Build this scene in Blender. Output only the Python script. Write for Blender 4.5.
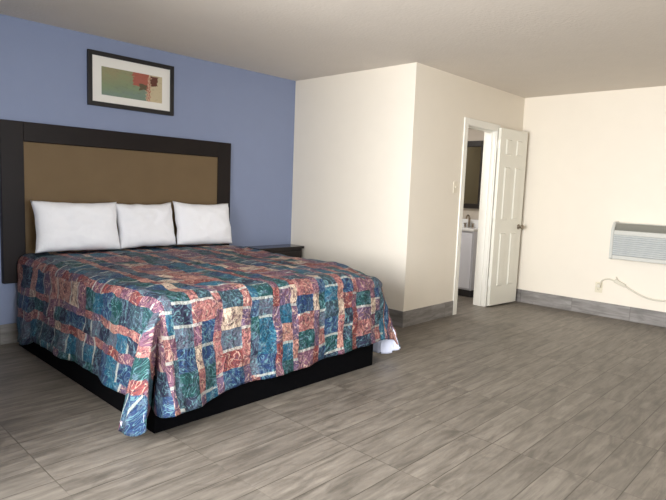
import bpy, bmesh, math, random
from mathutils import Vector, Matrix, noise
random.seed(7)
SC = bpy.context.scene
COL = SC.collection
for o in list(bpy.data.objects): bpy.data.objects.remove(o)

def lin(r, g, b):
    def f(c):
        c /= 255.0
        return c / 12.92 if c <= .04045 else ((c + .055) / 1.055) ** 2.4
    return (f(r), f(g), f(b), 1.0)

# ------------------------------------------------------------------ camera
cam = bpy.data.cameras.new('camera'); co = bpy.data.objects.new('camera', cam); COL.objects.link(co)
cam.sensor_fit = 'HORIZONTAL'; cam.sensor_width = 36.0
cam.lens = 554.32 / 666 * 36
cam.clip_start = .05
_yaw, _pit, _rol = .8130, -.109, .0390
_f = Vector((math.sin(_yaw)*math.cos(_pit), math.cos(_yaw)*math.cos(_pit), math.sin(_pit)))
_r = Vector((math.cos(_yaw), -math.sin(_yaw), 0)); _u = _r.cross(_f)
_c, _s = math.cos(_rol), math.sin(_rol)
R2 = _r*_c + _u*_s; U2 = _u*_c - _r*_s
m = Matrix(((R2.x, U2.x, -_f.x, -4.2094), (R2.y, U2.y, -_f.y, -4.646), (R2.z, U2.z, -_f.z, 1.2749), (0, 0, 0, 1)))
co.matrix_world = m
SC.camera = co
# ------------------------------------------------------------------ light and exposure
SC.view_settings.view_transform = 'Standard'; SC.view_settings.look = 'None'
SC.view_settings.gamma = 1.0; SC.view_settings.use_curve_mapping = False
SC.view_settings.exposure = 0.0
W = bpy.data.worlds.new('sky'); SC.world = W; W.use_nodes = True
W.node_tree.nodes['Background'].inputs[0].default_value = (.80, .90, 1.0, 1)
W.node_tree.nodes['Background'].inputs[1].default_value = .8

def area(name, loc, rot, sx, sy, power, col, spread=180):
    l = bpy.data.lights.new(name, 'AREA'); l.shape = 'RECTANGLE'; l.size = sx; l.size_y = sy
    l.energy = power; l.color = col; l.spread = math.radians(spread)
    o = bpy.data.objects.new(name, l); COL.objects.link(o); o.location = loc; o.rotation_euler = rot
    return o
H = 2.44
XW, YF = -5.0, -6.0          # left wall and front wall (behind the camera)
XR, YA = 2.214, -1.609       # right wall, wall with the bathroom door
# daylight through the big window in the left wall: sky light slanting down, warm light thrown up off the pavement
area('window_sky_daylight', (XW - .25, -3.4, 1.45), (0, math.radians(-80), 0), 1.5, 2.2, 160, (.94, .97, 1.0), 104)
area('window_ground_bounce', (XW - .25, -3.4, 1.0), (0, math.radians(-112), 0), 1.2, 2.2, 78, (1.0, .92, .84), 120)
# cool fill added to lift the pillows and bed foot, through an added window
area('front_fill_light', (-3.2, YF - .25, 1.3), (math.radians(90), 0, 0), 1.6, 1.6, 44, (.86, .93, 1.0), 90)
# fill light added to brighten the bathroom, its real source is unknown
area('bathroom_fill_light', (1.1, -.75, H - .07), (0, 0, 0), .3, .3, 20, (1.0, .97, .94))

# ------------------------------------------------------------------ helpers
def obj(name, me, mats, parent=None, smooth=False):
    if isinstance(me, bmesh.types.BMesh):
        bm = me; me = bpy.data.meshes.new(name); bm.normal_update(); bm.to_mesh(me); bm.free()
    o = bpy.data.objects.new(name, me); COL.objects.link(o)
    for mm in (mats if isinstance(mats, (list, tuple)) else [mats]): me.materials.append(mm)
    if parent: o.parent = parent
    if smooth:
        for p in me.polygons: p.use_smooth = True
    return o
def thing(name, label, cat, loc=(0, 0, 0), rotz=0, group=None):
    o = bpy.data.objects.new(name, None); COL.objects.link(o); o.location = loc; o.rotation_euler = (0, 0, rotz)
    o.empty_display_size = .1
    return tag(o, label, cat, group)
def tag(o, label, cat, group=None):
    o['label'] = label; o['category'] = cat
    if group: o['group'] = group
    return o
def struct(o, label=None):
    o['kind'] = 'structure'
    if label: o['label'] = label
    return o
def box(bm, x0, x1, y0, y1, z0, z1, bev=0, seg=2, mi=0):
    r = bmesh.ops.create_cube(bm, size=1)
    vs = r['verts']
    for v in vs:
        v.co = Vector(((x0 + x1)/2 + v.co.x*(x1 - x0), (y0 + y1)/2 + v.co.y*(y1 - y0), (z0 + z1)/2 + v.co.z*(z1 - z0)))
    fs = list({f for v in vs for f in v.link_faces})
    for f in fs: f.material_index = mi
    if bev:
        es = list({e for v in vs for e in v.link_edges})
        bmesh.ops.bevel(bm, geom=es, offset=bev, segments=seg, profile=.5, affect='EDGES')
    return bm
def cyl(bm, p0, p1, r0, r1=None, n=16, caps=True):
    p0, p1 = Vector(p0), Vector(p1); d = p1 - p0
    rot = d.to_track_quat('Z', 'Y').to_matrix().to_4x4()
    bmesh.ops.create_cone(bm, cap_ends=caps, segments=n, radius1=r0, radius2=r0 if r1 is None else r1, depth=d.length,
                          matrix=Matrix.Translation((p0 + p1)/2) @ rot)
    return bm
def lathe(bm, prof, origin, axis, n=24):
    origin = Vector(origin); q = Vector(axis).to_track_quat('Z', 'Y')
    rings = []
    for r, h in prof:
        rings.append([bm.verts.new(origin + q @ Vector((r*math.cos(2*math.pi*k/n), r*math.sin(2*math.pi*k/n), h))) for k in range(n)])
    for a, b in zip(rings, rings[1:]):
        for k in range(n): bm.faces.new((a[k], a[(k+1) % n], b[(k+1) % n], b[k]))
    bm.faces.new(list(reversed(rings[0]))); bm.faces.new(rings[-1])
    return bm
def tube(bm, pts, r, n=10):
    pts = [Vector(p) for p in pts]
    # catmull-rom resample
    P = [pts[0]*2 - pts[1]] + pts + [pts[-1]*2 - pts[-2]]
    out = []
    for i in range(1, len(P) - 2):
        for k in range(8):
            t = k/8
            a, b, c, d = P[i-1], P[i], P[i+1], P[i+2]
            out.append(.5*((2*b) + (c - a)*t + (2*a - 5*b + 4*c - d)*t*t + (3*b - a - 3*c + d)*t**3))
    out.append(pts[-1])
    rings = []
    up = Vector((.3, .2, 1)).normalized()
    for i, p in enumerate(out):
        t = (out[min(i+1, len(out)-1)] - out[max(i-1, 0)]).normalized()
        s = t.cross(up).normalized(); w = s.cross(t)
        rings.append([bm.verts.new(p + r*(math.cos(2*math.pi*k/n)*s + math.sin(2*math.pi*k/n)*w)) for k in range(n)])
    for a, b in zip(rings, rings[1:]):
        for k in range(n): bm.faces.new((a[k], a[(k+1) % n], b[(k+1) % n], b[k]))
    bm.faces.new(list(reversed(rings[0]))); bm.faces.new(rings[-1])
    bmesh.ops.recalc_face_normals(bm, faces=bm.faces)
    return bm
def B(*a, **k): return box(bmesh.new(), *a, **k)
def interp(tab, x):
    if x <= tab[0][0]: return tab[0][1]
    for (a, fa), (b, fb) in zip(tab, tab[1:]):
        if x <= b:
            t = (x - a)/(b - a); t = t*t*(3 - 2*t)
            if isinstance(fa, tuple): return tuple(p + (q - p)*t for p, q in zip(fa, fb))
            return fa + (fb - fa)*t
    return tab[-1][1]

# ------------------------------------------------------------------ materials
class NT:
    def __init__(s, name):
        s.m = bpy.data.materials.new(name); s.m.use_nodes = True
        s.t = s.m.node_tree; s.b = s.t.nodes['Principled BSDF']
    def n(s, typ, **kw):
        d = s.t.nodes.new(typ)
        for k, v in kw.items(): setattr(d, k, v)
        return d
    def l(s, a, b): s.t.links.new(a, b)
    def val(s, x, sock):
        if isinstance(x, (int, float)): sock.default_value = x
        elif isinstance(x, tuple): sock.default_value = x
        else: s.l(x, sock)
    def math(s, op, a, b=0.0, c=0.0):
        d = s.n('ShaderNodeMath', operation=op)
        s.val(a, d.inputs[0]); s.val(b, d.inputs[1]); s.val(c, d.inputs[2])
        return d.outputs[0]
    def mix(s, f, a, b, mode='MIX'):
        d = s.n('ShaderNodeMix', data_type='RGBA', blend_type=mode)
        s.val(f, d.inputs[0]); s.val(a, d.inputs[6]); s.val(b, d.inputs[7])
        return d.outputs[2]
    def ramp(s, f, stops, interp='LINEAR'):
        d = s.n('ShaderNodeValToRGB'); r = d.color_ramp; r.interpolation = interp
        while len(r.elements) < len(stops): r.elements.new(.5)
        for e, (p, c) in zip(r.elements, stops):
            e.position = p; e.color = c if isinstance(c, tuple) else (c, c, c, 1)
        s.val(f, d.inputs[0]); return d.outputs[0]
    def noise(s, vec, scale, detail=3, rough=.5, dist=0.0):
        d = s.n('ShaderNodeTexNoise'); d.inputs['Scale'].default_value = scale; d.inputs['Detail'].default_value = detail
        d.inputs['Roughness'].default_value = rough; d.inputs['Distortion'].default_value = dist
        if vec is not None: s.l(vec, d.inputs['Vector'])
        return d.outputs['Fac']
    def white(s, x, y):
        c = s.n('ShaderNodeCombineXYZ'); s.val(x, c.inputs[0]); s.val(y, c.inputs[1])
        w = s.n('ShaderNodeTexWhiteNoise', noise_dimensions='2D'); s.l(c.outputs[0], w.inputs['Vector'])
        return w.outputs['Value']
    def comb(s, x, y, z=0.0):
        c = s.n('ShaderNodeCombineXYZ'); s.val(x, c.inputs[0]); s.val(y, c.inputs[1]); s.val(z, c.inputs[2]); return c.outputs[0]
    def bump(s, h, strength, dist):
        d = s.n('ShaderNodeBump'); d.inputs['Strength'].default_value = strength; d.inputs['Distance'].default_value = dist
        s.l(h, d.inputs['Height']); s.l(d.outputs[0], s.b.inputs['Normal'])
    def obj(s):
        d = s.n('ShaderNodeTexCoord'); return d.outputs['Object']
    def base(s, x): s.val(x, s.b.inputs['Base Color'])
    def rough(s, x): s.val(x, s.b.inputs['Roughness'])

def plain(name, col, rough=.5, spec=.5, metal=0, bump=None, vary=.0):
    t = NT(name); c = lin(*col); t.rough(rough)
    t.b.inputs['Specular IOR Level'].default_value = spec; t.b.inputs['Metallic'].default_value = metal
    if vary:
        nz = t.noise(t.obj(), 6, 4)
        dk = tuple(v*(1 - vary) for v in c[:3]) + (1,); lt = tuple(min(1, v*(1 + vary)) for v in c[:3]) + (1,)
        t.base(t.mix(nz, dk, lt))
    else: t.base(c)
    if bump: t.bump(t.noise(t.obj(), bump[0], 4), bump[1], bump[2])
    return t.m

M_blue = plain('blue_paint', (138, 149, 178), .55, .35, bump=(90, .25, .003), vary=.03)
M_cream = plain('cream_paint', (237, 229, 215), .5, .35, bump=(80, .3, .003), vary=.02)
M_ceil = plain('ceiling_paint', (222, 214, 204), .8, .2, bump=(45, .5, .006), vary=.03)
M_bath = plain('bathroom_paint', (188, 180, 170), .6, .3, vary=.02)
M_white = plain('white_door_paint', (235, 233, 222), .35, .45)
M_trim = plain('white_trim_paint', (240, 238, 230), .35, .45)
M_dark = plain('dark_espresso_wood', (24, 16, 15), .5, .25, vary=.25)
M_black = plain('black_base_fabric', (4, 4, 6), .95, .08)
M_bframe = plain('black_picture_frame', (22, 20, 22), .4, .5)
M_mat = plain('picture_mat_board', (238, 234, 226), .8, .2)
M_ac = plain('ac_plastic', (198, 198, 192), .45, .4)
M_ac2 = plain('ac_louver_plastic', (200, 204, 204), .45, .4)
M_acd = plain('ac_grille_plastic', (128, 127, 118), .55, .3)
M_acin = plain('ac_grille_recess', (165, 168, 168), .7, .2)
M_ivory = plain('ivory_plastic', (226, 218, 196), .4, .5)
M_slot = plain('socket_slot', (40, 36, 32), .6)
M_cord = plain('beige_cord', (214, 208, 192), .5, .4)
M_chrome = plain('satin_nickel', (150, 140, 126), .3, .5, metal=1)
M_switch = plain('switch_plastic', (232, 224, 206), .45, .4)
M_table = plain('glossy_espresso_wood', (26, 18, 17), .18, .5)
M_brass = plain('hinge_metal', (200, 196, 186), .35, .5, metal=.8)
M_porc = plain('white_porcelain', (236, 238, 240), .12, .6)
M_bathv = plain('white_vanity_paint', (226, 229, 240), .4, .4)
M_toe = plain('dark_toe_kick', (62, 62, 66), .6, .3)
M_mir = plain('mirror_glass', (120, 116, 100), .05, .5, metal=1)
M_mfr = plain('dark_mirror_frame', (22, 15, 13), .4, .5)
M_matt = plain('white_mattress', (225, 225, 228), .9, .2)
M_out = plain('pavement', (170, 165, 155), .9, .2)

def tan_panel():
    t = NT('tan_headboard_fabric'); o = t.obj()
    f1 = t.noise(o, 400, 2); f2 = t.noise(o, 5, 3)
    t.base(t.mix(f2, lin(111, 92, 67), lin(122, 102, 76))); t.rough(.75); t.b.inputs['Specular IOR Level'].default_value = .25
    t.bump(f1, .3, .002); return t.m
M_tan = tan_panel()

def pillow_mat():
    t = NT('white_pillowcase'); o = t.obj()
    t.base(lin(246, 246, 250)); t.rough(.85); t.b.inputs['Specular IOR Level'].default_value = .2
    t.bump(t.noise(o, 9, 4, .55, .6), .35, .02)
    return t.m
M_pil = pillow_mat()

def tile_mat(name, xlen, ywid, ox, oy, c_dark, c_mid, c_light, rough=.38, axis='xy', plank=True):
    """printed wood-look tile, planks running along x"""
    t = NT(name)
    g = t.n('ShaderNodeNewGeometry'); sep = t.n('ShaderNodeSeparateXYZ'); t.l(g.outputs['Position'], sep.inputs[0])
    X = sep.outputs['XYZ'.index(axis[0].upper())]; Y = sep.outputs['XYZ'.index(axis[1].upper())]
    px = t.math('DIVIDE', t.math('SUBTRACT', X, ox), xlen); py = t.math('DIVIDE', t.math('SUBTRACT', Y, oy), ywid)
    ix, iy = t.math('FLOOR', px), t.math('FLOOR', py); fx, fy = t.math('FRACT', px), t.math('FRACT', py)
    rnd = t.white(ix, iy); rnd2 = t.white(t.math('ADD', ix, 37.3), iy)
    # streaky grain, shifted per plank
    gv = t.comb(t.math('ADD', t.math('MULTIPLY', X, 1.0), t.math('MULTIPLY', rnd, 13.0)), t.math('ADD', t.math('MULTIPLY', Y, 7.0), t.math('MULTIPLY', rnd2, 29.0)))
    g1 = t.noise(gv, 3.2, 6, .62, .5)
    gv2 = t.comb(t.math('ADD', t.math('MULTIPLY', X, 1.4), t.math('MULTIPLY', rnd2, 11.0)), t.math('ADD', t.math('MULTIPLY', Y, 2.6), t.math('MULTIPLY', rnd, 17.0)))
    g2 = t.noise(gv2, 2.4, 4, .6, 1.2)
    col = t.ramp(g1, [(.34, c_dark), (.52, c_mid), (.68, c_light)])
    smud = t.ramp(g2, [(.54, 0.0), (.70, 1.0)])
    col = t.mix(t.math('MULTIPLY', smud, .42), col, tuple(c*.62 for c in c_dark[:3]) + (1,))
    scr = t.noise(t.comb(t.math('ADD', t.math('MULTIPLY', X, 2.2), t.math('MULTIPLY', rnd2, 19.0)), t.math('MULTIPLY', Y, 30.0)), 2.6, 4, .65, .3)
    col = t.mix(t.math('MULTIPLY', t.ramp(scr, [(.57, 0.0), (.68, 1.0)]), .38), col, tuple(c*.6 for c in c_dark[:3]) + (1,))
    tone = t.math('ADD', .91, t.math('MULTIPLY', rnd, .18))
    tc = t.n('ShaderNodeCombineColor'); [t.l(tone, tc.inputs[k]) for k in range(3)]
    col = t.mix(1.0, col, tc.outputs[0], 'MULTIPLY')
    # grout
    def edge(f, w):
        d = t.math('MINIMUM', f, t.math('SUBTRACT', 1.0, f))
        return t.math('SUBTRACT', 1.0, t.math('SMOOTH_MIN', 1.0, t.math('DIVIDE', d, w), .3))
    ey, ex = edge(fy, .0036/ywid), edge(fx, .0032/xlen)
    vis = t.ramp(t.noise(t.comb(X, Y), 1.3, 2), [(.40, .15), (.58, 1.0)])
    line = t.math('MAXIMUM', t.math('MULTIPLY', ey, .95), t.math('MULTIPLY', ex, vis))
    line = t.math('MAXIMUM', t.math('MINIMUM', line, 1.0), 0.0)
    col = t.mix(line, col, lin(62, 54, 47))
    t.base(col)
    t.rough(t.math('ADD', rough, t.math('MULTIPLY', g1, .16)))
    t.b.inputs['Specular IOR Level'].default_value = .45
    t.bump(t.math('SUBTRACT', t.math('MULTIPLY', g1, .25), line), .35, .003)
    return t.m
M_floor = tile_mat('wood_look_floor_tile', .585, .1565, -2.205, -3.385, lin(96, 90, 82), lin(120, 113, 104), lin(136, 129, 119))
def base_tile(name, axis, off):
    return tile_mat(name, .61, .5, off, -.1, lin(112, 108, 105), lin(134, 130, 127), lin(150, 147, 144), .4, axis)
M_bbx = base_tile('baseboard_tile_x', 'xz', .1)
M_bby = base_tile('baseboard_tile_y', 'yz', -2.966)

def spread_mat():
    """patchwork print: uneven columns of teal, green, navy, salmon and mauve cells, pale bars and scroll lines"""
    t = NT('patchwork_bedspread_print')
    uv = t.n('ShaderNodeUVMap'); sep = t.n('ShaderNodeSeparateXYZ'); t.l(uv.outputs[0], sep.inputs[0])
    U, V = sep.outputs[0], sep.outputs[1]
    wob = t.noise(uv.outputs[0], 5, 2); wob2 = t.noise(t.comb(V, U), 6, 2)
    U1 = t.math('ADD', U, t.math('MULTIPLY', t.math('SUBTRACT', wob, .5), .06))
    V1 = t.math('ADD', V, t.math('MULTIPLY', t.math('SUBTRACT', wob2, .5), .03))
    per = .56
    pu = t.math('DIVIDE', U1, per); iu = t.math('FLOOR', pu); fu = t.math('FRACT', pu)
    # column id and kind inside one repeat
    edges = [0, .20, .30, .46, .54, .80, .90]
    cid = t.ramp(fu, [(e, k/10) for k, e in enumerate(edges)], 'CONSTANT')
    kind = t.ramp(fu, [(0, 0.12), (.20, 1.0), (.30, .25), (.46, .9), (.54, .68), (.80, .95), (.90, .35)], 'CONSTANT')
    cidn = t.math('ADD', t.math('MULTIPLY', cid, 10), t.math('MULTIPLY', iu, 7.0))
    off = t.math('MULTIPLY', t.math('FRACT', t.math('MULTIPLY', cidn, .381)), .3)
    rowh = .115
    pv = t.math('DIVIDE', t.math('ADD', V1, off), rowh); iv = t.math('FLOOR', pv); fv = t.math('FRACT', pv)
    rnd = t.white(cidn, iv); rnd2 = t.white(t.math('ADD', cidn, 51.7), iv)
    cool = t.ramp(rnd, [(0, lin(20, 66, 66)), (.2, lin(32, 56, 94)), (.40, lin(44, 62, 72)), (.55, lin(26, 84, 110)), (.72, lin(34, 38, 60)), (.88, lin(86, 90, 104))], 'CONSTANT')
    warm = t.ramp(rnd, [(0, lin(154, 100, 96)), (.22, lin(116, 80, 98)), (.45, lin(126, 64, 62)), (.57, lin(172, 124, 112)), (.72, lin(102, 82, 106)), (.9, lin(190, 170, 150))], 'CONSTANT')
    isw = t.math('GREATER_THAN', t.math('ADD', kind, t.math('MULTIPLY', t.math('SUBTRACT', rnd2, .5), .7)), .55)
    col = t.mix(isw, cool, warm)
    # mottling and second colour inside a cell
    mot = t.noise(uv.outputs[0], 22, 3, .6, 1.0)
    other = t.mix(isw, lin(84, 104, 122), lin(92, 58, 70))
    col = t.mix(t.ramp(mot, [(.50, 0.0), (.62, .75)]), col, other)
    # scrolling pale and dark lines
    sc1 = t.noise(uv.outputs[0], 13, 1, .4, 2.2); d1 = t.math('ABSOLUTE', t.math('SUBTRACT', sc1, .5))
    l1 = t.ramp(d1, [(.014, 1.0), (.03, 0.0)])
    vv = t.n('ShaderNodeMapping'); vv.inputs['Location'].default_value = (3.1, 7.7, 0); t.l(uv.outputs[0], vv.inputs[0])
    sc2 = t.noise(vv.outputs[0], 17, 1, .4, 2.6); d2 = t.math('ABSOLUTE', t.math('SUBTRACT', sc2, .5))
    l2 = t.ramp(d2, [(.014, 1.0), (.03, 0.0)])
    pale = t.mix(isw, lin(112, 158, 162), lin(216, 184, 162))
    col = t.mix(t.math('MULTIPLY', l2, .75), col, lin(28, 30, 52))
    col = t.mix(t.math('MULTIPLY', l1, .5), col, pale)
    # pale bars across some cells
    bar = t.math('MULTIPLY', t.math('LESS_THAN', fv, .14), t.math('GREATER_THAN', rnd2, .60))
    bar = t.math('MULTIPLY', bar, t.math('GREATER_THAN', t.math('ADD', wob, t.math('MULTIPLY', mot, .2)), .5))
    col = t.mix(t.math('MULTIPLY', bar, .7), col, lin(176, 178, 170))
    t.base(col); t.rough(.62); t.b.inputs['Specular IOR Level'].default_value = .35
    t.b.inputs['Sheen Weight'].default_value = .0
    q = t.math('ADD', t.math('MULTIPLY', mot, .5), t.noise(uv.outputs[0], 13, 3, .6, 1.5))
    t.bump(q, .8, .03)
    return t.m
M_spread = spread_mat()
M_lining = plain('white_bedspread_lining', (214, 218, 236), .8, .2)

def art_mat():
    """loose abstract print: olive and sea-green wash, red and brown blocks, cream right edge"""
    t = NT('abstract_print'); uv = t.n('ShaderNodeUVMap'); sep = t.n('ShaderNodeSeparateXYZ'); t.l(uv.outputs[0], sep.inputs[0])
    n1 = t.noise(uv.outputs[0], 4, 4, .6); n2 = t.noise(uv.outputs[0], 14, 4, .6)
    dn = t.math('MULTIPLY', t.math('SUBTRACT', n2, .5), .16)
    U = t.math('ADD', sep.outputs[0], dn); V = t.math('ADD', sep.outputs[1], t.math('MULTIPLY', t.math('SUBTRACT', n1, .5), .25))
    col = t.ramp(t.math('ADD', V, t.math('MULTIPLY', U, -.35)), [(0.0, lin(118, 136, 122)), (.3, lin(128, 140, 108)), (.75, lin(148, 140, 104))])
    col = t.mix(t.math('MULTIPLY', t.ramp(n1, [(.45, 0.0), (.65, 1.0)]), .5), col, lin(128, 150, 112))
    def rect(u0, u1, v0, v1, w=.02):
        a = t.math('MULTIPLY', t.math('GREATER_THAN', U, u0), t.math('LESS_THAN', U, u1))
        b = t.math('MULTIPLY', t.math('GREATER_THAN', V, v0), t.math('LESS_THAN', V, v1))
        return t.math('MULTIPLY', a, b)
    col = t.mix(rect(.72, 2, -1, 2), col, lin(200, 184, 150))
    col = t.mix(rect(.50, .76, .52, 2), col, lin(168, 92, 76))
    col = t.mix(rect(.60, .74, .38, .60), col, lin(96, 84, 60))
    col = t.mix(rect(.80, .92, .60, .98), col, lin(98, 50, 36))
    col = t.mix(rect(.735, .79, -1, .92), col, lin(170, 104, 84))
    col = t.mix(rect(.755, .77, -1, .92), col, lin(214, 188, 160))
    col = t.mix(t.math('MULTIPLY', t.ramp(n2, [(.55, 0.0), (.7, 1.0)]), .25), col, lin(90, 70, 50))
    t.base(col); t.rough(.55); return t.m
M_art = art_mat()

def glass_mat():
    m = bpy.data.materials.new('clear_window_glass'); m.use_nodes = True; t = m.node_tree; t.nodes.remove(t.nodes['Principled BSDF'])
    tr = t.nodes.new('ShaderNodeBsdfTransparent'); gl = t.nodes.new('ShaderNodeBsdfGlossy'); gl.inputs['Roughness'].default_value = .02
    mx = t.nodes.new('ShaderNodeMixShader'); mx.inputs[0].default_value = .06
    t.links.new(tr.outputs[0], mx.inputs[1]); t.links.new(gl.outputs[0], mx.inputs[2]); t.links.new(mx.outputs[0], t.nodes['Material Output'].inputs[0])
    return m
M_glass = glass_mat()

# ------------------------------------------------------------------ room shell
T = .13
struct(obj('floor', B(XW - .1, XR + .1, YF - .1, .1, -.1, 0), M_floor))
struct(obj('ceiling', B(XW - .1, XR + .1, YF - .1, .1, H, H + .1), M_ceil))
struct(obj('wall_back', B(XW - .1, T*.5, 0, .1, 0, H), M_blue), 'blue painted wall behind the bed')
struct(obj('wall_right', B(XR, XR + .1, YF, .1, 0, H), M_cream), 'cream wall carrying the air conditioner')
struct(obj('wall_alcove', B(0, T, YA, 0, 0, H), M_cream), 'cream return wall beside the nightstand')
DX0, DX1, DZ = .945, 1.562, 1.985     # bathroom door opening
bm = bmesh.new(); box(bm, T, DX0 - .018, YA, YA + T, 0, H); box(bm, DX1 + .018, XR, YA, YA + T, 0, H); box(bm, DX0 - .018, DX1 + .018, YA, YA + T, DZ + .018, H)
struct(obj('wall_bathroom', bm, M_cream), 'cream wall with the bathroom doorway')
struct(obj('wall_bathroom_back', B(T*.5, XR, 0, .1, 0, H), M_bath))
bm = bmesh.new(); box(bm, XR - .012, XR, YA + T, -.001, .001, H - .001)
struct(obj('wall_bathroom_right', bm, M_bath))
# left wall with a wide window and added doorway; front window added for fill
WY0, WY1, WZ0, WZ1 = -4.75, -3.2, .5, 2.12
EY0, EY1, EZ = -3.05, -2.15, 2.04
bm = bmesh.new(); box(bm, XW - .1, XW, YF, WY0, 0, H); box(bm, XW - .1, XW, WY1, EY0, 0, H); box(bm, XW - .1, XW, EY1, .1, 0, H); box(bm, XW - .1, XW, EY0, EY1, EZ, H)
box(bm, XW - .1, XW, WY0, WY1, 0, WZ0); box(bm, XW - .1, XW, WY0, WY1, WZ1, H)
struct(obj('wall_left', bm, M_cream))
FX0, FX1, FZ0, FZ1 = -4.05, -2.35, .4, 2.1
bm = bmesh.new(); box(bm, XW - .1, FX0, YF - .1, YF, 0, H); box(bm, FX1, XR + .1, YF - .1, YF, 0, H)
box(bm, FX0, FX1, YF - .1, YF, 0, FZ0); box(bm, FX0, FX1, YF - .1, YF, FZ1, H)
struct(obj('wall_front', bm, M_cream))
def window(n, along, a0, a1, z0, z1, c):
    bm = bmesh.new(); w = .05
    def bb(p0, p1, q0, q1, d0, d1):
        if along == 'y': box(bm, c + d0, c + d1, p0, p1, q0, q1, .004)
        else: box(bm, p0, p1, c + d0, c + d1, q0, q1, .004)
    bb(a0, a0 + w, z0, z1, -.09, -.02); bb(a1 - w, a1, z0, z1, -.09, -.02)
    bb(a0 + w, a1 - w, z0, z0 + w, -.09, -.02); bb(a0 + w, a1 - w, z1 - w, z1, -.09, -.02)
    mid = (a0 + a1)/2; bb(mid - w/2, mid + w/2, z0 + w, z1 - w, -.08, -.03)
    f = struct(obj('window_%d' % n, bm, M_trim))
    for p0, p1 in ((a0 + w, mid - w/2), (mid + w/2, a1 - w)):
        if along == 'y': g = B(c - .058, c - .052, p0, p1, z0 + w, z1 - w)
        else: g = B(p0, p1, c - .058, c - .052, z0 + w, z1 - w)
        obj('pane', g, M_glass, f)
window(1, 'y', WY0, WY1, WZ0, WZ1, XW)
window(2, 'x', FX0, FX1, FZ0, FZ1, YF)  # unseen window, added as the opening for the front fill light

struct(obj('ground', B(XW - 4, XW - .1, YF - 2, 1.5, -.12, -.02), M_out), 'pale pavement outside the added entrance')
bm = bmesh.new()
for y0, y1, z0, z1 in ((EY0 - .06, EY0, 0, EZ + .06), (EY1, EY1 + .06, 0, EZ + .06), (EY0, EY1, EZ, EZ + .06)):
    box(bm, XW, XW + .014, y0, y1, z0, z1, .003)
struct(obj('added_door_trim', bm, M_trim), 'white casing around the added entrance doorway')
ed = obj('added_door', B(.0, .84, -.044, 0, .012, EZ - .006, .003), M_white); ed.location = (XW + .03, EY1 - .01, 0)  # unseen open door, added to block daylight from floor and bed at left
struct(ed, 'unseen white entrance door added to shade the left of the room')
bm = bmesh.new()
for sgn, yy in ((-1, -.044), (1, 0)):
    lathe(bm, [(.032, 0), (.032, .006), (.014, .010), (.012, .030), (.024, .036), (.029, .048), (.027, .058), (.016, .066)], (.78, yy, .95), (0, sgn, 0))
obj('door_knob', bm, M_chrome, ed, True)
# tile baseboards
BH, BT = .154, .012
TL0, TL1 = DX0 - .075, DX1 + .075
def bb(name, m, *parts):
    bm = bmesh.new()
    for p in parts: box(bm, *p, bev=.002, seg=1)
    return struct(obj(name, bm, m))
bb('baseboard_back', M_bbx, (XW, -BT, -BT, 0, 0, BH))
bb('baseboard_alcove', M_bby, (-BT, 0, YA, 0, 0, BH))
bb('baseboard_bathroom', M_bbx, (-BT, TL0, YA - BT, YA, 0, BH), (TL1, XR - BT, YA - BT, YA, 0, BH))
bb('baseboard_right', M_bby, (XR - BT, XR, YF + BT, YA, 0, BH))
bb('baseboard_left', M_bby, (XW, XW + BT, YF + BT, EY0 - .06, 0, BH), (XW, XW + BT, EY1 + .06, -BT, 0, BH))
bb('baseboard_front', M_bbx, (XW + BT, XR - BT, YF, YF + BT, 0, BH))
bb('baseboard_bathroom_right', M_bby, (XR - .024, XR - .012, YA + T, 0, 0, .1))

# door casing with jambs
bm = bmesh.new(); ct = .016
for y0, y1 in ((YA - ct, YA), (YA + T, YA + T + ct)):
    box(bm, TL0, DX0 - .004, y0, y1, 0, DZ + .075, .004); box(bm, DX1 + .004, TL1, y0, y1, 0, DZ + .075, .004)
    box(bm, DX0 - .004, DX1 + .004, y0, y1, DZ + .004, DZ + .075, .004)
box(bm, DX0 - .018, DX0, YA, YA + T, 0, DZ); box(bm, DX1, DX1 + .018, YA, YA + T, 0, DZ); box(bm, DX0 - .018, DX1 + .018, YA, YA + T, DZ, DZ + .018)
box(bm, DX0, DX0 + .012, YA + .042, YA + .08, 0, DZ - .012, .003); box(bm, DX1 - .012, DX1, YA + .042, YA + .08, 0, DZ - .012, .003)
box(bm, DX0, DX1, YA + .042, YA + .08, DZ - .012, DZ, .003)
struct(obj('trim_1', bm, M_trim), 'white casing around the bathroom doorway')

# six-panel door swung right back against the wall
DW, DH, DT = .552, 2.005, .035
def door_mesh():
    bm = bmesh.new()
    xs = [0, .10, .235, .317, .452, DW]; zs = [0, .21, .84, .98, 1.59, 1.71, 1.90, DH]
    for side in (0, 1):
        y = -DT if side == 0 else 0
        g = [[bm.verts.new((x, y, z)) for x in xs] for z in zs]
        pan = []
        for j in range(len(zs) - 1):
            for i in range(len(xs) - 1):
                q = (g[j][i], g[j][i+1], g[j+1][i+1], g[j+1][i])
                f = bm.faces.new(q if side == 0 else q[::-1])
                if i in (1, 3) and j in (1, 3, 5): pan.append(f)
        bmesh.ops.inset_individual(bm, faces=pan, thickness=.012, depth=-.012)
        bmesh.ops.inset_individual(bm, faces=pan, thickness=.014, depth=0)
        bmesh.ops.inset_individual(bm, faces=pan, thickness=.014, depth=.010)
    def quad(a, b): # rim
        pass
    rim = [((0, -DT, 0), (DW, -DT, 0), (DW, 0, 0), (0, 0, 0)), ((0, -DT, DH), (0, 0, DH), (DW, 0, DH), (DW, -DT, DH)),
           ((0, -DT, 0), (0, 0, 0), (0, 0, DH), (0, -DT, DH)), ((DW, -DT, 0), (DW, -DT, DH), (DW, 0, DH), (DW, 0, 0))]
    for r in rim: bm.faces.new([bm.verts.new(p) for p in r])
    return bm
dr = obj('door_1', door_mesh(), M_white); dr.location = (1.578, YA - .025, .018); dr.rotation_euler = (0, 0, math.radians(-5.5))
struct(dr, 'white six-panel bathroom door standing open against the wall')
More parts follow.
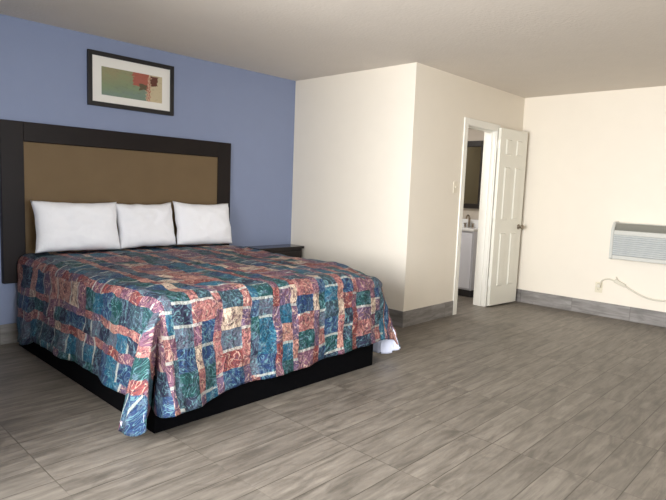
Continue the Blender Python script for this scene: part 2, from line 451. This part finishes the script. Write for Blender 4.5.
bm = bmesh.new()
lathe(bm, [(.031, 0), (.031, .006), (.014, .010), (.012, .030), (.022, .036), (.028, .048), (.027, .058), (.016, .066)], (DW - .06, -DT, .90), (0, -1, 0))
lathe(bm, [(.031, 0), (.031, .004), (.014, .006), (.014, .012)], (DW - .06, 0, .90), (0, 1, 0))
obj('door_knob', bm, M_chrome, dr, True)
for z in (.22, 1.0, 1.78):
    bm = bmesh.new(); cyl(bm, (-.004, -.004 - DT + .035, z), (-.004, -.004, z + .09), .006, n=10); box(bm, -.003, 0, -DT + .004, -.002, z, z + .09)
    obj('hinge', bm, M_trim, dr)

# ------------------------------------------------------------------ bathroom seen through the doorway
XB = XR - .012
t = thing('wall_mirror', 'dark-framed mirror on the bathroom wall seen through the doorway', 'mirror', (XB - .001, -.86, 1.10))
bm = bmesh.new(); mw, mh = .52, .855
y0, y1 = -mw/2, mw/2
box(bm, -.03, 0, y0, y0 + .022, 0, mh, .004); box(bm, -.03, 0, y1 - .022, y1, 0, mh, .004)
box(bm, -.03, 0, y0 + .022, y1 - .022, 0, .06, .004); box(bm, -.03, 0, y0 + .022, y1 - .022, mh - .075, mh, .004)
obj('frame', bm, M_mfr, t); obj('glass', B(-.014, -.006, y0 + .02, y1 - .02, .055, mh - .07), M_mir, t)
t = thing('bathroom_vanity', 'white vanity with a tap under the mirror in the bathroom', 'vanity', (XB - .014, -.88, 0))
vd, vw = .30, .36
obj('cabinet', B(-vd + .02, -.002, -vw + .01, vw - .01, .09, .825, .003), M_bathv, t)
obj('toe_kick', B(-vd + .05, -.002, -vw + .02, vw - .02, 0, .09), M_toe, t)
for y0, y1 in ((-vw + .02, -.004), (.004, vw - .02)):
    d = obj('cabinet_door', B(-vd, -vd + .018, y0, y1, .11, .81, .004), M_bathv, t)
    obj('knob', lathe(bmesh.new(), [(.006, 0), (.006, .010), (.013, .014), (.013, .020), (.008, .023)], (-vd, (y1 - .035) if y0 < -.1 else (y0 + .035), .70), (-1, 0, 0), 16), M_chrome, d, True)
bm = bmesh.new(); box(bm, -vd - .012, 0, -vw, vw, .826, .86, .006); box(bm, -.02, 0, -vw, vw, .86, .96, .004)
obj('countertop', bm, M_porc, t)
bm = bmesh.new(); n = 28
def ring(rx, ry, z): return [bm.verts.new((-.175 + rx*math.cos(2*math.pi*k/n), .04 + ry*math.sin(2*math.pi*k/n), z)) for k in range(n)]
rs = [ring(.115, .18, .860), ring(.112, .177, .872), ring(.10, .165, .872), ring(.095, .16, .862), ring(.03, .05, .8605)]
for a, b in zip(rs, rs[1:]):
    for k in range(n): bm.faces.new((a[k], a[(k+1) % n], b[(k+1) % n], b[k]))
bm.faces.new(rs[-1])
obj('basin', bm, M_porc, t, True)
ty = -.145
f = bmesh.new(); cyl(f, (-.06, ty, .86), (-.06, ty, .985), .014); tube(f, [(-.06, ty, .975), (-.085, ty, 1.01), (-.125, ty, 1.005), (-.14, ty, .97)], .011)
fo = obj('faucet', f, M_chrome, t, True)
for q in (-1, 1):
    h = bmesh.new(); cyl(h, (-.06, ty + q*.055, .86), (-.06, ty + q*.055, .90), .013); box(h, -.09, -.03, ty + q*.055 - .007, ty + q*.055 + .007, .90, .914, .003)
    obj('tap_handle', h, M_chrome, fo)
t = thing('added_bathroom_lamp', 'unseen white ceiling lamp added to go with the bathroom fill light', 'lamp', (1.1, -.75, H))  # unseen fixture added where the bathroom fill light hangs
obj('lamp_rim', lathe(bmesh.new(), [(.19, 0), (.19, -.02), (.17, -.03), (.165, -.03)], (0, 0, 0), (0, 0, 1)), M_trim, t)

# ------------------------------------------------------------------ headboard
t = thing('headboard', 'dark wood framed headboard with tan panel on the blue wall', 'headboard', (-1.905, -.005, .475))
hw, hh, fr = 1.022, 1.213, .165
bm = bmesh.new()
box(bm, -hw, -hw + .158, -.05, 0, 0, hh, .004); box(bm, hw - .150, hw, -.05, 0, 0, hh, .004)
box(bm, -hw + .158, hw - .150, -.05, 0, hh - .145, hh, .004)
obj('frame', bm, M_dark, t)
obj('panel', B(-hw + .137, hw - .137, -.038, -.003, .0, hh - .147, .004), M_tan, t)

# ------------------------------------------------------------------ bed
BX0, BX1, BY = -2.84, -.985, -2.16          # mattress outline
ZT = .70                                      # top of the spread
t = thing('bed', 'king bed with black box base and patchwork bedspread against the headboard', 'bed', (-1.91, -1.1, 0))
def rel(o): o.location = -Vector((-1.91, -1.1, 0)); return o
rel(obj('base', B(-2.848, -1.105, -2.155, -.10, 0, .30, .006), M_black, t))
rel(obj('box_spring', B(-2.84, -.99, -2.13, -.08, .302, .44, .02, 3), M_black, t))
rel(obj('mattress', B(BX0 + .02, BX1 - .02, BY + .025, -.065, .442, ZT - .078, .05, 4), M_matt, t, True))

def make_spread():
    rr = .085
    ix0, ix1, iy = BX0 + rr, BX1 - rr, BY + rr          # flat area
    arc = rr*math.pi/2
    D = arc + .47                                        # cloth past the flat area
    yh = -.085                                           # head edge
    n_side, n_top, n_len = 40, 120, 110
    us = [-D + D*i/n_side for i in range(n_side)] + [(ix1 - ix0)*i/n_top for i in range(n_top)] + [(ix1 - ix0) + D*i/n_side for i in range(n_side + 1)]
    L = yh - iy
    vs = [L*i/n_len for i in range(n_len)] + [L + D*i/n_side for i in range(n_side + 1)]
    # hem drop below the straight run, by place
    hemL = [(.0, 1.20), (.30, 1.15), (.45, 1.03), (.8, 1.0), (1.3, .965), (1.9, .985), (2.1, 1.02)]
    hemF = [(0, 1.06), (.20, 1.06), (.36, 1.0), (.9, 1.0), (1.5, .93), (1.8, .90)]
    # extra offsets of the hem around the two foot corners: phi 0 = side, 90 = foot
    cornL = [(0, (.14, 0.0)), (18, (.19, .02)), (30, (.24, .045)), (40, (.245, .10)), (47, (.20, .205)), (53, (.16, .14)), (58, (.086, .044)), (64, (.112, .115)), (72, (.10, .175)), (80, (.055, .22)), (90, (.0, .215))]
    cornR = [(0, (.15, 0.0)), (25, (.18, .06)), (45, (.20, .125)), (55, (.17, .125)), (70, (.09, .122)), (90, (.0, .12))]
    klen = [(0, 1.0), (18, 1.06), (30, 1.18), (42, 1.18), (50, 1.08), (58, .98), (70, 1.02), (90, 1.0)]
    klenR = [(0, 1.0), (25, 1.02), (45, 1.06), (60, .98), (90, 1.0)]
    hemR = [(0, 1.0), (1.65, 1.0), (1.95, 1.25), (2.1, 1.25)]
    bm = bmesh.new(); uvl = bm.loops.layers.uv.new('UVMap')
    G = []
    for v in vs:
        row = []
        for u in us:
            du = -u if u < 0 else (u - (ix1 - ix0) if u > ix1 - ix0 else 0.0)
            left = u < (ix1 - ix0)/2
            dv = max(0.0, v - L)
            x = min(max(u, 0), ix1 - ix0) + ix0; y = yh - min(v, L)
            if du == 0 and dv == 0:
                out = Vector((0, 0)); down = 0.0; s = 0
            else:
                phi = math.degrees(math.atan2(dv, du))
                k = 1.0
                if du > 0 and dv > 0: k = interp(klen if left else klenR, phi)
                hs = interp(hemL if left else hemR, v if dv == 0 else L)
                hf = interp(hemF, min(max(u, 0), ix1 - ix0))
                c2 = math.cos(math.radians(phi))**2
                d = max(du, dv)*k
                past = max(0, d - arc)*(hs*c2 + hf*(1 - c2))
                s = past/.47
                a = min(d, arc)/rr
                o_h, down = rr*math.sin(a), rr*(1 - math.cos(a)) + past
                sx = -1 if left else 1
                dirx, diry = math.cos(math.radians(phi)), math.sin(math.radians(phi))
                if du > 0 and dv > 0:
                    ab = interp(cornL if left else cornR, phi)
                    off = (ab[0] - dirx*rr, ab[1] - diry*rr)
                elif du > 0:
                    w = min(1, v/.35)
                    rip = .016*math.sin(v*8.3 + (0 if left else 1)) + .009*math.sin(v*19 + 1.7)
                    hfl = -.055*math.exp(-(v/.17)**2) - .025*math.exp(-((v - .36)/.05)**2)
                    e2 = min(1, (L - v)/.25); off = ((.06 if left else .065) + rip*e2 + hfl, 0)
                else:
                    uu = u; e = min(1, min(uu, (ix1 - ix0) - uu)/.2)
                    rip = .018*math.sin(uu*9.1 + .8) + .008*math.sin(uu*21)
                    off = (0, .033 + rip*e + (.097*math.exp(-(uu/.15)**2) if left else 0))
                p = s**(1.25 - (.8*math.sin(math.radians(2*phi))**2 if left and du > 0 and dv > 0 else 0))
                o2 = Vector((sx*(dirx*o_h + off[0]*p), -(diry*o_h + off[1]*p)))
                oo = math.hypot(off[0], off[1])*p
                if past > 0: down = rr*(1 - math.cos(a)) + math.sqrt(max(1e-6, past*past - min(oo, .6*past)**2))
                out = o2
            z = ZT - down - .05*math.exp(-((u - (ix1 - ix0))**2 + (v - L)**2)/.045)*max(0, 1 - s*1.5)
            # puffs and puckers
            P = Vector((u*6, v*6, 1.3)); Q = Vector((u*15, v*11, 4.1))
            w = noise.noise(P)*.010 + noise.noise(Q)*.009
            top = 1 if s == 0 else max(0, 1 - s*2)
            z += w*(.9*top + .1) + (.012*math.exp(-((v - .45)/.25)**2) if du == 0 and dv == 0 else 0)
            if s > 0:
                g = w*1.3
                n2 = Vector((-(1 if left else -1)*(du > 0)*1.0, -1.0*(dv > 0)))
                if n2.length: out = out + n2.normalized()*g
            z = max(z, .022)
            row.append((bm.verts.new((x + out.x, y + out.y, z)), (u, v)))
        G.append(row)
    for j in range(len(vs) - 1):
        for i in range(len(us) - 1):
            q = (G[j][i], G[j+1][i], G[j+1][i+1], G[j][i+1])
            f = bm.faces.new([a[0] for a in q])
            for lp, a in zip(f.loops, q): lp[uvl].uv = a[1]
    return bm
sp = obj('bedspread', make_spread(), [M_spread, M_lining], smooth=True)
tag(sp, 'patchwork bedspread in teal, navy and salmon draped over the bed', 'bedspread')
sm = sp.modifiers.new('thickness', 'SOLIDIFY'); sm.thickness = .014; sm.offset = -1; sm.material_offset = 1; sm.material_offset_rim = 0

# ------------------------------------------------------------------ pillows
def pillow_mesh(w, h, th, seed):
    bm = bmesh.new(); n = 36; grid = {}
    for side in (1, -1):
        for j in range(n + 1):
            for i in range(n + 1):
                a, b = -1 + 2*i/n, -1 + 2*j/n
                edge = i in (0, n) or j in (0, n)
                if side == -1 and edge: grid[(side, i, j)] = grid[(1, i, j)]; continue
                # corners reach out as ears, sides draw in
                x = a*w/2*(1 - .055*(1 - b*b)) ; z = b*h/2*(1 - .09*(1 - a*a)*(1 if b > 0 else .3))
                e = max(0, (1 - a**4))*max(0, (1 - b**4))
                y = side*th/2*(e**.55)
                wv = noise.noise(Vector((a*2.2 + seed, b*2.0, side*3.0)))*.018*e + noise.noise(Vector((a*5 + seed, b*4, side*2.0)))*.007*e**.5
                grid[(side, i, j)] = bm.verts.new((x + .006*noise.noise(Vector((b*3, seed, 1))), -y + wv, z + .010*noise.noise(Vector((a*2.5, seed, 5))) ))
    for side in (1, -1):
        for j in range(n):
            for i in range(n):
                q = [grid[(side, i, j)], grid[(side, i+1, j)], grid[(side, i+1, j+1)], grid[(side, i, j+1)]]
                bm.faces.new(q if side == 1 else q[::-1])
    return bm
for x, y, w, h, th, tilt, roll, seed, lab in (
        (-2.452, -.245, .655, .395, .17, 14, .5, 1.3, 'white pillow at the left end of the row of three against the headboard'),
        (-1.868, -.215, .53, .385, .16, 13, -1, 5.1, 'white pillow in the middle of the row of three against the headboard'),
        (-1.31, -.24, .60, .395, .17, 14, 1, 9.4, 'white pillow at the right end of the row of three against the headboard')):
    p = obj('pillow', pillow_mesh(w, h, th, seed), M_pil, smooth=True)
    p.location = (x, y, .722 + h/2*math.cos(math.radians(tilt))); p.rotation_euler = (math.radians(-tilt), math.radians(roll), 0)
    tag(p, lab, 'pillow', 'white pillows against the headboard')

# ------------------------------------------------------------------ nightstand
t = thing('nightstand', 'dark wood nightstand in the corner between bed and cream wall', 'nightstand', (-.35, -.012, 0))
nw, nd = .315, .25
obj('tabletop', B(-nw, nw, -nd, 0, .618, .645, .004), M_table, t)
obj('body', B(-nw + .015, nw - .015, -nd + .02, -.005, .16, .618, .003), M_table, t)
for z0, z1 in ((.40, .60), (.18, .385)):
    d = obj('drawer', B(-nw + .03, nw - .03, -nd + .004, -nd + .019, z0, z1, .004), M_table, t)
    obj('knob', lathe(bmesh.new(), [(.006, 0), (.006, .010), (.013, .014), (.013, .020), (.008, .023)], (0, -nd + .004, (z0 + z1)/2), (0, -1, 0), 16), M_chrome, d, True)
for sx in (-1, 1):
    for y in (-nd + .04, -.03): obj('leg', B(sx*(nw - .04) - .018, sx*(nw - .04) + .018, y - .018, y + .018, 0, .16, .003), M_table, t)

# ------------------------------------------------------------------ framed print
t = thing('framed_picture', 'black-framed abstract print hung on the blue wall above the headboard', 'picture', (-1.888, -.002, 2.10))
pw, ph, ft = .386, .219, .036
bm = bmesh.new()
box(bm, -pw, -pw + ft, -.026, 0, -ph, ph, .003); box(bm, pw - ft, pw, -.026, 0, -ph, ph, .003)
box(bm, -pw + ft, pw - ft, -.026, 0, -ph, -ph + ft, .003); box(bm, -pw + ft, pw - ft, -.026, 0, ph - ft, ph, .003)
obj('frame', bm, M_bframe, t)
obj('mat_board', B(-pw + ft - .004, pw - ft + .004, -.013, -.004, -ph + ft - .004, ph - ft + .004), M_mat, t)
bm = bmesh.new(); uvl = bm.loops.layers.uv.new('UVMap')
aw, a0, a1 = .272, -.122, .105
box(bm, -aw, aw, -.015, -.012, a0, a1); bm.faces.ensure_lookup_table()
for f in bm.faces:
    for lp in f.loops: lp[uvl].uv = ((lp.vert.co.x + aw)/(2*aw), (lp.vert.co.z - a0)/(a1 - a0))
obj('print', bm, M_art, t)

# ------------------------------------------------------------------ wall air conditioner
AY0, AY1, AD, AZ0, AZ1 = -3.82, -2.75, .17, .655, 1.05
t = thing('air_conditioner', 'pale grey through-wall air conditioner on the cream right wall', 'air conditioner', (XR, (AY0 + AY1)/2, AZ0))
hl = (AY1 - AY0)/2; ah = AZ1 - AZ0
def prism(bm, prof, y0, y1):
    a = [bm.verts.new((x, y0, z)) for x, z in prof]; b = [bm.verts.new((x, y1, z)) for x, z in prof]; n = len(prof)
    bm.faces.new(a[::-1]); bm.faces.new(b)
    for k in range(n): bm.faces.new((a[k], a[(k+1) % n], b[(k+1) % n], b[k]))
    bmesh.ops.recalc_face_normals(bm, faces=bm.faces)
    return bm
# case profile: sloping top at the front, face set back for the grilles
prof = [(0, .005), (-AD + .03, .005), (-AD + .018, .02), (-AD + .018, .29), (-AD + .055, ah - .008), (0, ah - .008)]
obj('case', prism(bmesh.new(), prof, -hl + .012, hl - .012), M_ac, t)
for s in (-1, 1):
    e0, e1 = (hl - .03, hl) if s == 1 else (-hl, -hl + .03)
    bm = prism(bmesh.new(), [(0, 0), (-AD + .01, 0), (-AD, .012), (-AD, .30), (-AD + .008, .335), (-AD + .045, ah - .006), (-AD + .06, ah), (0, ah)], e0, e1)
    bmesh.ops.bevel(bm, geom=bm.edges[:], offset=.005, segments=2, affect='EDGES')
    obj('end_cap', bm, M_ac, t)
bm = bmesh.new()
for k in range(7):
    f = k/6; x = -AD + .022 + .034*f; z = .318 + (ah - .022 - .318)*f
    box(bm, x - .006, x + .004, -hl + .032, hl - .032, z - .003, z + .004, .001, 1)
for k in range(25):
    y = -hl + .04 + (2*hl - .08)*k/24
    prism(bm, [(-AD + .020, .305), (-AD + .026, .305), (-AD + .060, ah - .012), (-AD + .054, ah - .012)], y - .002, y + .002)
obj('discharge_grille', bm, M_acd, t)
bm = prism(bmesh.new(), [(-AD + .0205, .31), (-AD + .0195, .31), (-AD + .0535, ah - .012), (-AD + .0545, ah - .012)], -hl + .03, hl - .03)
obj('grille_backing', bm, M_acd, t)
obj('upper_band', B(-AD, -AD + .018, -hl + .031, hl - .031, .262, .308, .005), M_ac, t)
obj('intake_backing', B(-AD + .012, -AD + .0185, -hl + .031, hl - .031, .045, .262), M_acin, t)
for k in range(10):
    z = .060 + .0212*k
    bm = prism(bmesh.new(), [(-AD + .014, z + .008), (-AD - .001, z - .004), (-AD - .001, z - .001), (-AD + .014, z + .012)], -hl + .031, hl - .031)
    obj('louver', bm, M_ac2, t)
obj('lower_band', B(-AD, -AD + .018, -hl + .031, hl - .031, .006, .046, .005), M_ac, t)

# ------------------------------------------------------------------ outlet, cord, switch
t = thing('wall_outlet', 'ivory wall outlet above the tile baseboard below the air conditioner', 'outlet', (XR, -2.628, .314))
obj('cover_plate', B(-.006, 0, -.038, .038, -.058, .058, .003), M_ivory, t)
for z in (-.024, .024):
    s = obj('socket', B(-.009, -.005, -.017, .017, z - .015, z + .015, .004), M_ivory, t)
    bm = bmesh.new(); box(bm, -.0095, -.0085, -.009, -.006, z - .004, z + .006); box(bm, -.0095, -.0085, .006, .009, z - .004, z + .006)
    obj('slots', bm, M_slot, s)
t = thing('power_cord', 'beige air conditioner cord plugged into the outlet and drooping along the wall', 'cord', (XR, -2.628, .33))
obj('plug', B(-.045, -.0095, -.028, .018, -.014, .03, .008, 3), M_cord, t)
pts = [(-.03, -.022, .028), (-.032, -.035, .065), (-.025, -.075, .088), (-.02, -.13, .088), (-.02, -.175, .072)]
obj('cord', tube(bmesh.new(), pts, .0075), M_cord, t, True)
bm = B(-.033, -.006, -.06, .06, -.019, .019, .007, 3)
cn = obj('breaker_block', bm, M_cord, t); cn.location = (0, -.215, .062); cn.rotation_euler = (math.radians(22), 0, 0)
bm = bmesh.new(); tube(bm, [(-.02, -.19, .075), (-.024, -.185, .10), (-.022, -.172, .125)], .006)
obj('tie_end', bm, M_cord, t, True)
pts = [(-.02, -.255, .045), (-.02, -.34, .002), (-.02, -.45, -.045), (-.02, -.56, -.062), (-.02, -.70, -.045), (-.025, -.86, .03), (-.04, -.96, .16), (-.06, -1.0, .318)]
obj('cord', tube(bmesh.new(), pts, .009), M_cord, t, True)
t = thing('light_switch', 'ivory light switch on the cream wall left of the bathroom doorway', 'light switch', (.775, YA, 1.342))
obj('cover_plate', B(-.035, .035, -.006, 0, -.058, .058, .003), M_switch, t)
bm = bmesh.new(); box(bm, -.005, .005, -.018, -.004, -.004, .012, .002, 1); obj('toggle', bm, M_switch, t)
